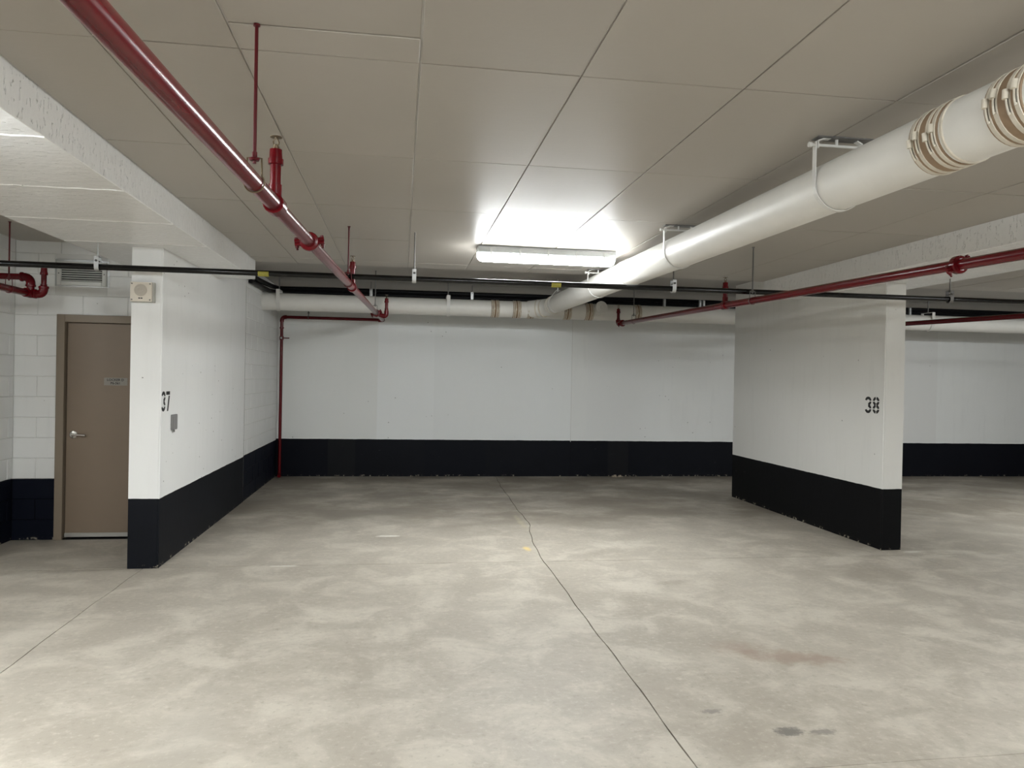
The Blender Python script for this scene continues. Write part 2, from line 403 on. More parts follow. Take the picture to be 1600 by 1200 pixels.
# ------------------------------------------------------------------ walls
wall_back = struct(MB().box((XW, YB, -.03), (XE, YB+.2, ZSLAB+.05)).build('wall_back', M_BACK))
for xs_ in (2.83, 6.9):
    MB().box((xs_-.004, YB-.0025, .0), (xs_+.004, YB+.02, ZSLAB)).build('control_joint', M_MORTAR, wall_back)
def step_wall(x0, x1, ya, yb):
    """wall that reaches the beam soffit in front and the bare slab behind the beam"""
    P = [(ya, -.03), (yb, -.03), (yb, ZSLAB+.02), (YBE-.03, ZSLAB+.02), (YBE-.03, ZS+.01), (ya, ZS+.01)]
    vs = [(x, y, z) for x in (x0, x1) for y, z in P]
    return MB().add(vs, [(0, 5, 4, 3, 2, 1), (6, 7, 8, 9, 10, 11)] + [(k, (k+1) % 6, 6+(k+1) % 6, 6+k) for k in range(6)])
wl = step_wall(XLC, XL, YC, 9.80)
wall_left = struct(wl.build('wall_left', M_COLUMN))
MB().box((XLC+.01, 9.797, 0), (XL+.0012, 9.806, ZSLAB)).build('control_joint', M_JOINT, wall_left)
wp = step_wall(XP, XP2, YP, YP2)
wall_pillar = struct(wp.build('wall_right', M_PILLAR))
# chamfer bead on the pillar corner
MB().tube([(XP+.004, YP+.004, 0), (XP+.004, YP+.004, ZS)], .009, 8).build('corner_bead', M_PILLAR, wall_pillar)
MB().tube([(XL-.004, YC+.004, 0), (XL-.004, YC+.004, ZS)], .008, 8).build('corner_bead', M_COLUMN, wall_left)

CH = .1937; BL = .40
def block_wall(name, base_boxes, along, face, n_dir, a0, a1, z1, holes=(), courses=14, off=0.0):
    b = MB()
    for q in base_boxes: b.box(*q)
    w = struct(b.build(name, M_MORTAR)); cache = {}
    for c in range(courses):
        za, zb = c*CH, min((c+1)*CH, z1)
        if zb-za < .03: continue
        st = a0 - BL + off + (BL/2 if c % 2 else 0)
        cuts = []
        a = st
        while a < a1:
            lo, hi = max(a, a0), min(a+BL, a1); a += BL
            segs = [(lo, hi)]
            for (h0, h1, hz0, hz1) in holes:
                if zb > hz0+.02 and za < hz1-.02:
                    ns = []
                    for s0, s1 in segs:
                        if s1 <= h0 or s0 >= h1: ns.append((s0, s1))
                        else:
                            if h0-s0 > .02: ns.append((s0, h0))
                            if s1-h1 > .02: ns.append((h1, s1))
                    segs = ns
            cuts += [sg for sg in segs if sg[1]-sg[0] > .03]
        for s0, s1 in cuts:
            L = round(s1-s0, 3); Hh = round(zb-za, 3); key = (L, Hh)
            if key not in cache:
                hl, hz, g = L/2-.003, Hh/2-.003, .006
                q = ((-hl, -g, -hz), (hl, .012, hz)) if along == 'x' else ((-.012, -hl, -hz), (g, hl, hz))
                if along == 'y' and n_dir < 0: q = ((-g, -hl, -hz), (.012, hl, hz))
                cache[key] = MB().box(q[0], q[1], .0035).mesh('block', M_BLOCK)
            m = (s0+s1)/2; j = random.uniform(-.0012, .0012)
            copy_part(cache[key], 'block', (m, face+j, (za+zb)/2) if along == 'x' else (face+j, m, (za+zb)/2), w)
    return w
# rear part of the left wall, concrete block
wall_lb = block_wall('wall_left_rear', [((XLC, 9.802, -.03), (XL-.004, YB, ZSLAB+.02))], 'y', XL-.004, 1, 9.806, YB, ZSLAB, courses=16)
# locker alcove: wall with the door and its side wall
YD = 7.65; XA = -3.605
DX0, DX1, DZ = -3.23, XLC, 2.141
wall_alc = block_wall('wall_alcove', [((XA-.2, YD+.006, -.03), (DX0, YD+.2, ZCB+.02)), ((DX0, YD+.006, DZ), (XLC+.02, YD+.2, ZCB+.02)), ((DX0, YD+.15, -.03), (XLC+.02, YD+.2, DZ))],
                      'x', YD+.006, -1, XA, XLC, ZC+.03, holes=((DX0, DX1, 0, DZ), (-3.255, -2.797, 2.417, 2.655)), courses=15)
wall_as = block_wall('wall_alcove_side', [((XW, 6.42, -.03), (XA-.006, YD+.2, ZCB+.02))], 'y', XA-.006, 1, 6.43, YD, ZC+.03, courses=15, off=.13)
# hidden ends of the garage
for nm, a, b_ in (('wall_rear', (XW, YS-.2, -.03), (XE, YS, 3.2)), ('wall_far_left', (XW-.2, YS, -.03), (XW, YB+.2, 3.2)), ('wall_far_right', (XE, YS, -.03), (XE+.2, YB+.2, 3.2))):
    struct(MB().box(a, b_).build(nm, M_SHELL))

# ------------------------------------------------------------------ stencilled numbers
def sector(cx, cy, rx, ry, a0, a1, th, n=10):
    o = []; i = []
    for k in range(n+1):
        a = math.radians(a0+(a1-a0)*k/n)
        o.append((cx+rx*math.cos(a), cy+ry*math.sin(a))); i.append((cx+(rx-th)*math.cos(a), cy+(ry-th)*math.sin(a)))
    return o + i[::-1]
def digit(d):
    """strokes of a stencil digit in a 0..1 x 0..1.65 cell"""
    up = (.5, 1.22, .5, .45); lo = (.5, .45, .5, .45); T = .27; out = []
    if d == '8':
        for c in (up, lo):
            for a in ((8, 80), (100, 172), (188, 262), (278, 352)): out.append(sector(*c, *a, T))
    elif d == '3':
        out += [sector(*up, 8, 165, T), sector(*up, -88, -8, T), sector(*lo, 8, 88, T), sector(*lo, -165, -8, T)]
    elif d == '7':
        out += [[(0, 1.36), (1, 1.36), (1, 1.65), (0, 1.65)], [(.66, 1.28), (.98, 1.28), (.58, 0), (.26, 0)]]
    return out
def stencil(txt, origin, right, up, w, h, gap, parent, lab):
    o, r, u = Vector(origin), Vector(right), Vector(up); n = r.cross(u); mb = MB()
    for k, ch in enumerate(txt):
        for poly in digit(ch):
            base = o + r*(k*(w+gap)); pts = [base + r*(x*w) + u*(y/1.65*h) for x, y in poly]; m = len(pts)
            half = m//2
            V = [q + n*.0003 for q in pts] + [q + n*.0012 for q in pts]
            if m > 4:
                fs = []
                for i in range(half-1): fs += [[m+i, m+i+1, m+m-2-i, m+m-1-i]]
            else: fs = [[4, 5, 6, 7]]
            fs += [[i, (i+1) % m, m+(i+1) % m, m+i] for i in range(m)]
            mb.add(V, fs)
    ob = mb.build('stencil_number', M_INK, parent); ob['label'] = lab
stencil('37', (XL, 6.505, 1.283), (0, 1, 0), (0, 0, 1), .100, .166, .022, wall_left, 'black stencilled number 37')
stencil('38', (XP, 7.022, 1.333), (0, -1, 0), (0, 0, 1), .105, .166, .022, wall_pillar, 'black stencilled number 38')

# ------------------------------------------------------------------ door
door = thing('door_1', ((DX0+DX1)/2, YD, 0), 'taupe steel locker room door beside the white column', 'door'); del door['category']; door['kind'] = 'structure'
fr = MB(); fw = .072
fr.box((DX0, YD-.02, 0), (DX0+fw, YD+.15, DZ), .003); fr.box((DX1-fw, YD-.02, 0), (DX1, YD+.15, DZ), .003); fr.box((DX0+fw, YD-.02, DZ-fw), (DX1-fw, YD+.15, DZ), .003)
fr.box((DX0+fw, YD+.052, 0), (DX0+fw+.018, YD+.15, DZ-fw)); fr.box((DX0+fw, YD+.052, DZ-fw-.018), (DX1-fw, YD+.15, DZ-fw))
fr.build('door_frame', M_FRAME, door)
lx0, lx1 = DX0+fw+.012, DX1-fw-.004
leaf = MB().box((lx0, YD+.020, .035), (lx1, YD+.064, DZ-fw-.006), .002).build('door_leaf', M_DOOR, door)
MB().box((lx0, YD+.008, .022), (lx1, YD+.020, .062), .002).build('door_sweep', M_SWEEP, leaf)
MB().box((lx0-.01, YD+.0, -.001), (lx1+.01, YD+.12, .012)).build('threshold', M_BLACK, door)
hd = MB()
hd.lathe((lx0+.065, YD+.020, 1.0), (0, -1, 0), [(0, .037), (.006, .037), (.010, .031), (.014, .013), (.045, .013)], 20)
hd.tube(rounded([(lx0+.065, YD-.026, 1.0), (lx0+.10, YD-.030, 1.0), (lx0+.185, YD-.024, .995)], .015), .0105, 12)
part_label(hd.build('lever_handle', M_CHROME, leaf), 'satin chrome lever handle')
sg = MB().box((-2.815, YD+.015, 1.475), (-2.605, YD+.0195, 1.548), .001).build('sign_plate', M_SIGN, leaf)
part_label(sg, 'small grey plate lettered with the locker room number')
def text_mesh(body, size, origin, right, up, mat, name, parent, thick=.0004):
    cu = bpy.data.curves.new('t', 'FONT'); cu.body = body; cu.size = size; cu.align_x = 'CENTER'; cu.align_y = 'CENTER'; cu.offset = .0006; cu.resolution_u = 2
    tmp = bpy.data.objects.new('t', cu); COL.objects.link(tmp)
    dg = bpy.context.evaluated_depsgraph_get(); me = bpy.data.meshes.new_from_object(tmp.evaluated_get(dg))
    bpy.data.objects.remove(tmp); bpy.data.curves.remove(cu)
    r, u = Vector(right), Vector(up); n = r.cross(u); o = Vector(origin)
    for v in me.vertices: v.co = o + r*v.co.x + u*v.co.y + n*thick
    me.materials.clear(); me.materials.append(mat)
    ob = bpy.data.objects.new(name, me); COL.objects.link(ob)
    ob.parent = parent; ob.matrix_parent_inverse = Matrix.Translation(-parent.matrix_world.translation) if parent.parent is None else Matrix.Identity(4)
    return ob
# lettering sits on the plate as part of it (plate sits in the leaf group, so the letters are parts of the door)
t1 = text_mesh('LOCKER D', .032, (-2.712, YD+.0148, 1.527), (1, 0, 0), (0, 0, 1), M_INK, 'lettering', door)
t2 = text_mesh('P6-361', .032, (-2.712, YD+.0148, 1.495), (1, 0, 0), (0, 0, 1), M_INK, 'lettering', door)
for t in (t1, t2): t.matrix_parent_inverse = Matrix.Translation(-door.location)

# ------------------------------------------------------------------ vent grille
vx0, vx1, vz0, vz1 = -3.235, -2.797, 2.417, 2.640
vent = thing('air_vent', ((vx0+vx1)/2, YD, vz0), 'white louvred air grille high on the block wall above the door', 'vent')
MB().box((vx0-.02, YD-.004, vz0-.01), (vx1+.022, YD+.006, vz1+.022)).build('back_flange', M_GALV, vent)
v = MB(); fwv = .038
v.box((vx0, YD-.022, vz0), (vx0+fwv, YD-.002, vz1), .003); v.box((vx1-fwv, YD-.022, vz0), (vx1, YD-.002, vz1), .003)
v.box((vx0+fwv, YD-.022, vz0), (vx1-fwv, YD-.002, vz0+fwv), .003); v.box((vx0+fwv, YD-.022, vz1-fwv), (vx1-fwv, YD-.002, vz1), .003)
v.build('frame', M_VENT, vent)
MB().box((vx0+fwv, YD-.006, vz0+fwv), (vx1-fwv, YD-.004, vz1-fwv)).build('duct_shade_sheet', M_DUCTSHADE, vent)  # dark sheet standing in for the shade inside the duct
ns = 7; hh = (vz1-vz0-2*fwv)/ns; sm = MB(); L = (vx1-vx0)/2-fwv
sm.add([(-L, -.012, -.005), (L, -.012, -.005), (L, -.002, .0055), (-L, -.002, .0055), (-L, -.012, -.0075), (L, -.012, -.0075), (L, -.002, .003), (-L, -.002, .003)],
       [(0, 1, 2, 3), (7, 6, 5, 4), (0, 4, 5, 1), (3, 2, 6, 7), (0, 3, 7, 4), (1, 5, 6, 2)])
slm = sm.mesh('slat', M_VENT)
for k in range(ns): copy_part(slm, 'slat', ((vx0+vx1)/2, YD-.007, vz0+fwv+(k+.5)*hh), vent)
scr = MB().lathe((0, 0, 0), (0, -1, 0), [(0, .006), (.002, .006), (.003, .004)], 10).mesh('screw', M_DKGALV)
for x in (vx0+.018, vx1-.018): copy_part(scr, 'screw', (x, YD-.022, (vz0+vz1)/2), vent)

# ------------------------------------------------------------------ speaker box on the column
sx0, sx1, sz0, sz1 = -2.176, -2.010, 2.178, 2.335
spk = thing('wall_speaker', ((sx0+sx1)/2, YC, sz0), 'square beige wall speaker box mounted high on the white column', 'speaker')
MB().box((sx0+.004, YC-.046, sz0-.004), (sx1+.014, YC, sz1), .002).build('back_box', M_BEIGESIDE, spk)
MB().box((sx0, YC-.056, sz0), (sx1, YC-.046, sz1), .003).build('face_plate', M_BEIGE, spk)
gx, gz = (sx0+sx1)/2-.002, (sz0+sz1)/2+.012
g = MB().lathe((gx, YC-.056, gz), (0, -1, 0), [(0, .049), (.003, .049), (.004, .045), (.0025, .043), (.0025, .036), (.004, .035), (.004, .031), (.0025, .030), (.0025, .023), (.004, .022), (.004, .018), (.0025, .017), (.0025, .010), (.004, .009)], 28)
part_label(g.build('round_grille', M_BEIGE2, spk), 'round perforated grille')
for x in (sx0+.014, sx1-.014):
    for z in (sz0+.014, sz1-.014): copy_part(scr, 'screw', (x, YC-.056, z), spk)
for dx in (-.010, .008): MB().box((gx+dx-.007, YC-.0572, sz0+.022), (gx+dx+.007, YC-.056, sz0+.031)).build('printed_mark', M_INK, spk)

# grey cover plate under 37
gp = thing('cover_plate', (XL, 6.835, 1.115), 'small grey rectangular metal cover plate below the number 37', 'cover plate')
MB().box((XL, 6.762, 1.115), (XL+.016, 6.908, 1.247), .004).build('plate', M_GREYBOX, gp)
MB().box((XL+.016, 6.776, 1.128), (XL+.020, 6.894, 1.234), .002).build('raised_panel', M_GREYBOX, gp)
MB().box((XL+.010, 6.80, 1.095), (XL+.016, 6.835, 1.117), .002).build('lower_tab', M_DKGALV, gp)

# ------------------------------------------------------------------ light fixtures
def make_light(loc, ln, rotz, label, zc):
    t = thing('light_fixture', loc, label, 'light fixture', 'strip lights on the garage ceiling')
    h = ln/2
    def prof_extrude(prof, xs):       # xs = [(x, scale)]
        mb = MB(); n = len(prof); vs = []
        for x, s in xs:
            for (y, z) in prof: vs.append((x, y*s, -.055 + (z+.055)*s if s < 1 else z))
        fs = [[i*n+k, i*n+k+1, (i+1)*n+k+1, (i+1)*n+k] for i in range(len(xs)-1) for k in range(n-1)]
        fs += [list(range(n))[::-1], [(len(xs)-1)*n+k for k in range(n)]]
        fs += [[i*n, (i+1)*n, (i+1)*n+n-1, i*n+n-1] for i in range(len(xs)-1)]
        return mb.add(vs, fs)
    hb = MB().box((-h+.004, -.083, -.064), (h-.004, .083, 0), .006)
    dprof = [(-.077, -.060), (-.079, -.075)] + [(-.079*math.cos(a), -.075-.062*math.sin(a)) for a in [math.pi*k/12 for k in range(1, 12)]] + [(.079, -.075), (.077, -.060)]
    db = prof_extrude(dprof, [(-h, .45), (-h+.010, .75), (-h+.030, .93), (-h+.06, .9999), (h-.06, .9999), (h-.030, .93), (h-.010, .75), (h, .45)])
    out = []
    for nm, mb, mt in (('housing', hb, M_HOUSING), ('diffuser', db, M_LAMP)):
        o = mb.build(nm, mt); o.parent = t; out.append(o)
        if nm == 'diffuser': o.data.polygons.foreach_set('use_smooth', [len(p.vertices) == 4 for p in o.data.polygons])
    cl = MB().box((-.008, -.004, -.035), (.008, .004, .03), .001).mesh('clip', M_GALV)
    for y in (-.085, .085):
        for k in range(5):
            c = bpy.data.objects.new('clip', cl); COL.objects.link(c); c.parent = t; c.location = (-h+.12+(ln-.24)*k/4, y, -.05)
    t.rotation_euler = (0, 0, rotz)
    return t
make_light((1.317, 6.85, ZC), 1.30, 0, 'lit strip light on the ceiling boards beside the big white pipe', ZC)
make_light((-2.22, 2.72, ZS), 1.25, math.pi/2, 'strip light under the left ceiling beam nearest the camera', ZS)
make_light((4.73, 1.60, ZS), 1.25, math.pi/2, 'added unseen strip light under the right ceiling beam nearest the camera', ZS)  # unseen fixture, added to light the aisle from the right
make_light((1.30, -.2, ZC), 1.30, 0, 'strip light on the aisle ceiling just above the camera', ZC)
make_light((1.30, -4.0, ZC), 1.30, 0, 'added unseen strip light on the ceiling far behind the camera', ZC)  # unseen fixture, added as frontal fill for the back wall
make_light((8.75, 7.55, ZC), 1.30, 0, 'strip light in the bay right of the pillar', ZC)
make_light((8.30, 1.6, ZCB), 1.30, 0, 'added unseen strip light on the aisle ceiling far to the right', ZCB)  # unseen fixture, added to brighten the right bay
make_light((-5.6, 2.0, ZCB), 1.30, 0, 'added unseen strip light left of the left ceiling beam', ZCB)  # unseen fixture, added to light the space beyond the left beam

# ------------------------------------------------------------------ sprinkler pipes
def sprinkler_head(root, base, up=1):
    """reducing socket on a nipple with an upright sprinkler: part with sub-parts"""
    base = Vector(base); a = (0, 0, up)
    n = MB().lathe(base, a, [(0, .026), (.05, .026), (.052, .0215), (.128, .0215), (.130, .030), (.152, .030), (.154, .026), (.190, .024), (.192, .017)], 18).build('riser', M_RED, root)
    h = MB(); z = base+Vector((0, 0, .192*up))
    h.lathe(z, a, [(0, .013), (.010, .013), (.011, .009), (.018, .009)], 12)
    for s in (-1, 1):
        h.tube([z+Vector((s*.009, 0, .015*up)), z+Vector((s*.011, 0, .028*up)), z+Vector((s*.002, 0, .044*up))], .0028, 6)
    h.lathe(z+Vector((0, 0, .042*up)), a, [(0, .006), (.004, .006), (.0045, .024), (.0065, .024)], 20)
    hd_ = h.build('sprinkler_head', M_BRASS, None); hd_.parent = n
    hd_.matrix_parent_inverse = Matrix.Translation(-root.location)
    n.matrix_parent_inverse = Matrix.Translation(-root.location)
    return n
def fix_child(o, root, part):
    o.parent = part
    o.matrix_parent_inverse = Matrix.Translation(-root.location) if False else Matrix.Identity(4)
def coupling(root, c, d, r=.0302, ang=0.0):
    """grooved coupling: ring, two bolt pads with bolts"""
    c = Vector(c); d = Vector(d).normalized(); side = d.cross(Vector((0, 0, 1))).normalized(); up = side.cross(d)
    side2 = side*math.cos(ang)+up*math.sin(ang); up2 = up*math.cos(ang)-side*math.sin(ang)
    m = MB().lathe(c-d*.025, d, [(0, r+.003), (.003, r+.016), (.010, r+.020), (.040, r+.020), (.047, r+.016), (.050, r+.003)], 20)
    for s in (-1, 1):
        q = c+side2*s*(r+.030)
        for t, tz in ((1, .008), (-1, -.008)):
            m.tube([q-side2*s*.018+up2*tz, q+side2*s*.016+up2*tz*1.2], .011, 8)
    o = m.build('coupling', M_RED, root)
    for s in (-1, 1):
        q = c+side2*s*(r+.036)
        bb = MB().tube([q-up2*.040, q+up2*.026], .0055, 8).tube([q-up2*.028, q-up2*.016], .010, 6).tube([q+up2*.018, q+up2*.027], .0095, 6)
        bo = bb.build('bolt', M_REDROD); bo.parent = o; bo.matrix_parent_inverse = Matrix.Translation(-root.location)
    return o
def fitting(root, pts, r=.040, name='elbow'):
    return MB().tube(pts, r, 16).build(name, M_RED, root)
def collar(root, c, d, r, name='elbow_collar', w=.022):
    d = Vector(d).normalized(); c = Vector(c)
    return MB().lathe(c-d*w/2, d, [(0, r-.004), (.004, r), (w-.004, r), (w, r-.004)], 16).build(name, M_RED, root)

R1 = lambda y: Vector((-.519+.0225*(y-2.716), y, 2.271+.0262*(y-2.716)))
R2 = lambda y: Vector((3.068+.018*(y-6.26), y, 2.344+.0252*(y-6.26)))
R3 = lambda y: Vector((6.62+.010*(y-9), y, 2.445+.028*(y-9)))

# main red line on the left
s1 = thing('sprinkler_pipe', R1(6), 'long red sprinkler pipe crossing overhead on the left and dropping down the back wall', 'pipe')
YE1 = 12.12
e = R1(YE1)
MB().tube([R1(-6), R1(4.05)], .0302, 24).build('pipe', M_RED, s1)
MB().tube([R1(4.05), R1(YE1-.05)], .0302, 24).build('pipe', M_RED, s1)
zb = e.z
fitting(s1, rounded([R1(YE1-.07), e, e+Vector((-.07, 0, 0))], .06), .036)
MB().tube([e+Vector((-.06, 0, 0)), (-1.80, YE1, zb)], .024, 16).build('branch_pipe', M_RED, s1)
fitting(s1, rounded([(-1.79, YE1, zb), (-1.862, YE1, zb), (-1.862, YE1, zb-.075)], .06), .031)
MB().tube([(-1.862, YE1, zb-.06), (-1.862, YE1, .05)], .024, 16).build('drain_drop', M_RED, s1)
collar(s1, (-1.862, YE1, zb-.17), (0, 0, 1), .034, 'union')
collar(s1, (-1.862, YE1, zb-.33), (0, 0, 1), .032, 'valve_body', .06)
MB().box((-1.856, YE1-.035, zb-.338), (-1.74, YE1-.026, zb-.322), .002).build('valve_lever', M_RED, s1)
MB().lathe((-1.862, YE1-.020, zb-.33), (0, -1, 0), [(0, .014), (.020, .014)], 10).build('valve_nut', M_GALV, s1)
MB().tube(rounded([(-1.862, YE1, .07), (-1.862, YE1, .045), (-1.855, YE1-.06, .035)], .02), .028, 12).build('drain_outlet', M_RED, s1)
coupling(s1, R1(4.05), R1(5)-R1(4), ang=.12)
coupling(s1, R1(10.30), R1(5)-R1(4), ang=.4)
collar(s1, R1(3.1), R1(5)-R1(4), .041, 'tee', .09); sprinkler_head(s1, R1(3.1)+Vector((0, 0, .03)))
collar(s1, R1(6.6), R1(5)-R1(4), .041, 'tee', .09); sprinkler_head(s1, R1(6.6)+Vector((0, 0, .03)))
q = R1(10.5)
collar(s1, q, R1(5)-R1(4), .043, 'tee', .10)
fitting(s1, rounded([q, q+Vector((.125, 0, -.035)), q+Vector((.125, 0, .05))], .05), .031)
sprinkler_head(s1, q+Vector((.125, 0, .03)))

s2 = thing('sprinkler_pipe', R2(6), 'long red sprinkler pipe running overhead in front of the pillar numbered 38', 'pipe')
MB().tube([R2(-6), R2(3.72)], .0302, 24).build('pipe', M_RED, s2)
MB().tube([R2(3.72), R2(10.60)], .0302, 24).build('pipe', M_RED, s2)
coupling(s2, R2(3.72), R2(5)-R2(4), ang=.5)
collar(s2, R2(6.85), R2(5)-R2(4), .041, 'tee', .09); sprinkler_head(s2, R2(6.85)+Vector((0, 0, .03)))
q = R2(10.62)
fitting(s2, rounded([R2(10.55), q+Vector((0, .06, 0)), q+Vector((0, .06, .06))], .05), .036)
coupling(s2, R2(10.46), R2(5)-R2(4), .028, ang=.3)
sprinkler_head(s2, q+Vector((0, .06, .03)))

s3 = thing('sprinkler_pipe', R3(8), 'red sprinkler pipe in the bay behind and right of the pillar', 'pipe')
MB().tube([R3(3), R3(10.72)], .0302, 24).build('pipe', M_RED, s3)
coupling(s3, R3(10.2), R3(5)-R3(4))
collar(s3, R3(10.72), (0, 1, 0), .040, 'end_cap', .05)

# red pipes in the alcove
ax_, ay_ = -3.165, 7.0
s4 = thing('sprinkler_pipe', (ax_, ay_, 2.27), 'short red sprinkler pipes looping above the alcove near the locker door', 'pipe')
MB().tube([(ax_-.03, 4.2, 2.275), (ax_-.03, ay_, 2.27)], .030, 20).build('pipe', M_RED, s4)
MB().tube([(XA+.002, ay_, 2.408), (ax_-.06, ay_, 2.408)], .027, 18).build('return_pipe', M_RED, s4)
fitting(s4, rounded([(ax_-.08, ay_, 2.408), (ax_-.01, ay_, 2.408), (ax_-.01, ay_, 2.33)], .06), .036)
collar(s4, (ax_-.08, ay_, 2.408), (1, 0, 0), .041)
MB().tube([(ax_-.01, ay_, 2.34), (ax_-.01, ay_, 2.27)], .030, 16).build('nipple', M_RED, s4)
collar(s4, (ax_-.01, ay_, 2.335), (0, 0, 1), .040)
fitting(s4, [(ax_-.03, ay_-.05, 2.272), (ax_-.02, ay_, 2.268), (ax_+.02, ay_, 2.266)], .040, 'tee')
fitting(s4, rounded([(ax_, ay_, 2.268), (ax_+.095, ay_, 2.258), (ax_+.095, ay_, 2.33)], .06), .036)
collar(s4, (ax_+.03, ay_, 2.265), (1, 0, 0), .041); collar(s4, (ax_+.095, ay_, 2.322), (0, 0, 1), .040)
sprinkler_head(s4, (ax_+.095, ay_, 2.30))

def ring_hanger(c, d, ztop, r, label, mat=M_REDROD, group='ring hangers of the red sprinkler pipes', ring_mat=None):
    c = Vector(c); d = Vector(d).normalized(); side = d.cross(Vector((0, 0, 1))).normalized()
    t = thing('pipe_hanger', (c.x, c.y, ztop), label, 'pipe hanger', group)
    zt = c.z+r+.055
    MB().tube([(c.x, c.y, zt-.02), (c.x, c.y, ztop)], .0062, 10).build('rod', mat, t)
    P = [Vector((c.x, c.y, zt))+side*.012, Vector((c.x, c.y, zt))+side*.024]
    for k in range(0, 25):
        a = math.radians(40 - (260)*k/24); P.append(c+side*math.cos(a)*(r+.004)+Vector((0, 0, math.sin(a)*(r+.004))))
    P += [Vector((c.x, c.y, zt))-side*.024, Vector((c.x, c.y, zt))-side*.012]
    MB().tube(P, .0032, 8).build('ring', ring_mat or mat, t)
    MB().lathe((c.x, c.y, zt-.010), (0, 0, 1), [(0, .016), (.008, .020), (.012, .010), (.030, .009)], 10).build('nut', mat, t)
    MB().lathe((c.x, c.y, ztop), (0, 0, -1), [(0, .012), (.006, .012)], 12).build('ceiling_washer', mat, t)
    return t
dr = R1(5)-R1(4)
ring_hanger(R1(2.716), dr, ZC, .0302, 'long red rod hanger nearest the camera on the left red pipe', ring_mat=M_BRASS)
ring_hanger(R1(6.21), dr, ZC, .0302, 'red rod hanger on the left red pipe just before the black pipe')
ring_hanger(R1(10.0), dr, ZSLAB, .0302, 'dark rod hanger at the far end of the left red pipe', M_DKGALV)
ring_hanger(R2(6.26), R2(5)-R2(4), ZC, .0302, 'dark rod hanger on the red pipe in front of the pillar', M_DKGALV)
ring_hanger(R2(9.9), R2(5)-R2(4), ZSLAB, .0302, 'thin dark rod hanger near the far end of the right red pipe', M_DKGALV)
ring_hanger((ax_-.03, 6.68, 2.271), (0, 1, 0), ZC, .030, 'thin red rod hanger holding the alcove pipes', M_REDROD)
ring_hanger((-1.46, YE1, zb), (1, 0, 0), zb+.16, .024, 'short dark hanger on the red branch pipe at the back wall', M_DKGALV)

# ------------------------------------------------------------------ black pipe across the bays
YK = 6.33; ZK = 2.428
kp = thing('black_pipe', (0, YK, ZK), 'slim black pipe running level across the whole garage in front of the column', 'pipe')
MB().tube([(-6.5, YK, ZK), (10.5, YK, ZK+.006)], .0235, 18).build('pipe', M_BLACK, kp)
for x in (-1.11, 1.317):
    part_label(MB().lathe((x-.055, YK, ZK), (1, 0, 0), [(0, .0238), (.001, .0247), (.084, .0247), (.085, .0238)], 18).build('marker_band', M_YELLOW, kp), 'yellow marker band')
for x, zt, lab in ((-2.385, ZS, 'steel clamp hanger of the black pipe beside the air grille'), (.092, ZC, 'steel clamp hanger of the black pipe left of the strip light'),
                   (2.36, ZC, 'steel clamp hanger of the black pipe just right of the big white pipe'), (5.06, ZS, 'steel clamp hanger of the black pipe right of the pillar front')):
    t = thing('clamp_hanger', (x, YK, zt), lab, 'pipe hanger', 'clamp hangers of the black pipe')
    MB().tube([(x, YK, ZK+.07), (x, YK, zt)], .0055, 10).build('rod', M_GALV if x < 0 else M_DKGALV, t)
    P = [(x, YK-.030, ZK+.078), (x, YK-.030, ZK)] + [(x, YK-.030*math.cos(a), ZK-.030*math.sin(a)) for a in [math.pi*k/10 for k in range(1, 10)]] + [(x, YK+.030, ZK), (x, YK+.030, ZK+.078), (x, YK-.030, ZK+.078)]
    MB().strip(P, (.034, 0, 0), .0035).build('clevis', M_GALV if x < 4 else M_DKGALV, t)
    MB().tube([(x, YK-.042, ZK+.048), (x, YK+.042, ZK+.048)], .0055, 8).tube([(x, YK-.042, ZK+.048), (x, YK-.035, ZK+.048)], .010, 6).build('cross_bolt', M_DKGALV, t)
    MB().lathe((x, YK, ZK+.078), (0, 0, 1), [(0, .011), (.010, .011)], 6).build('nut', M_DKGALV, t)

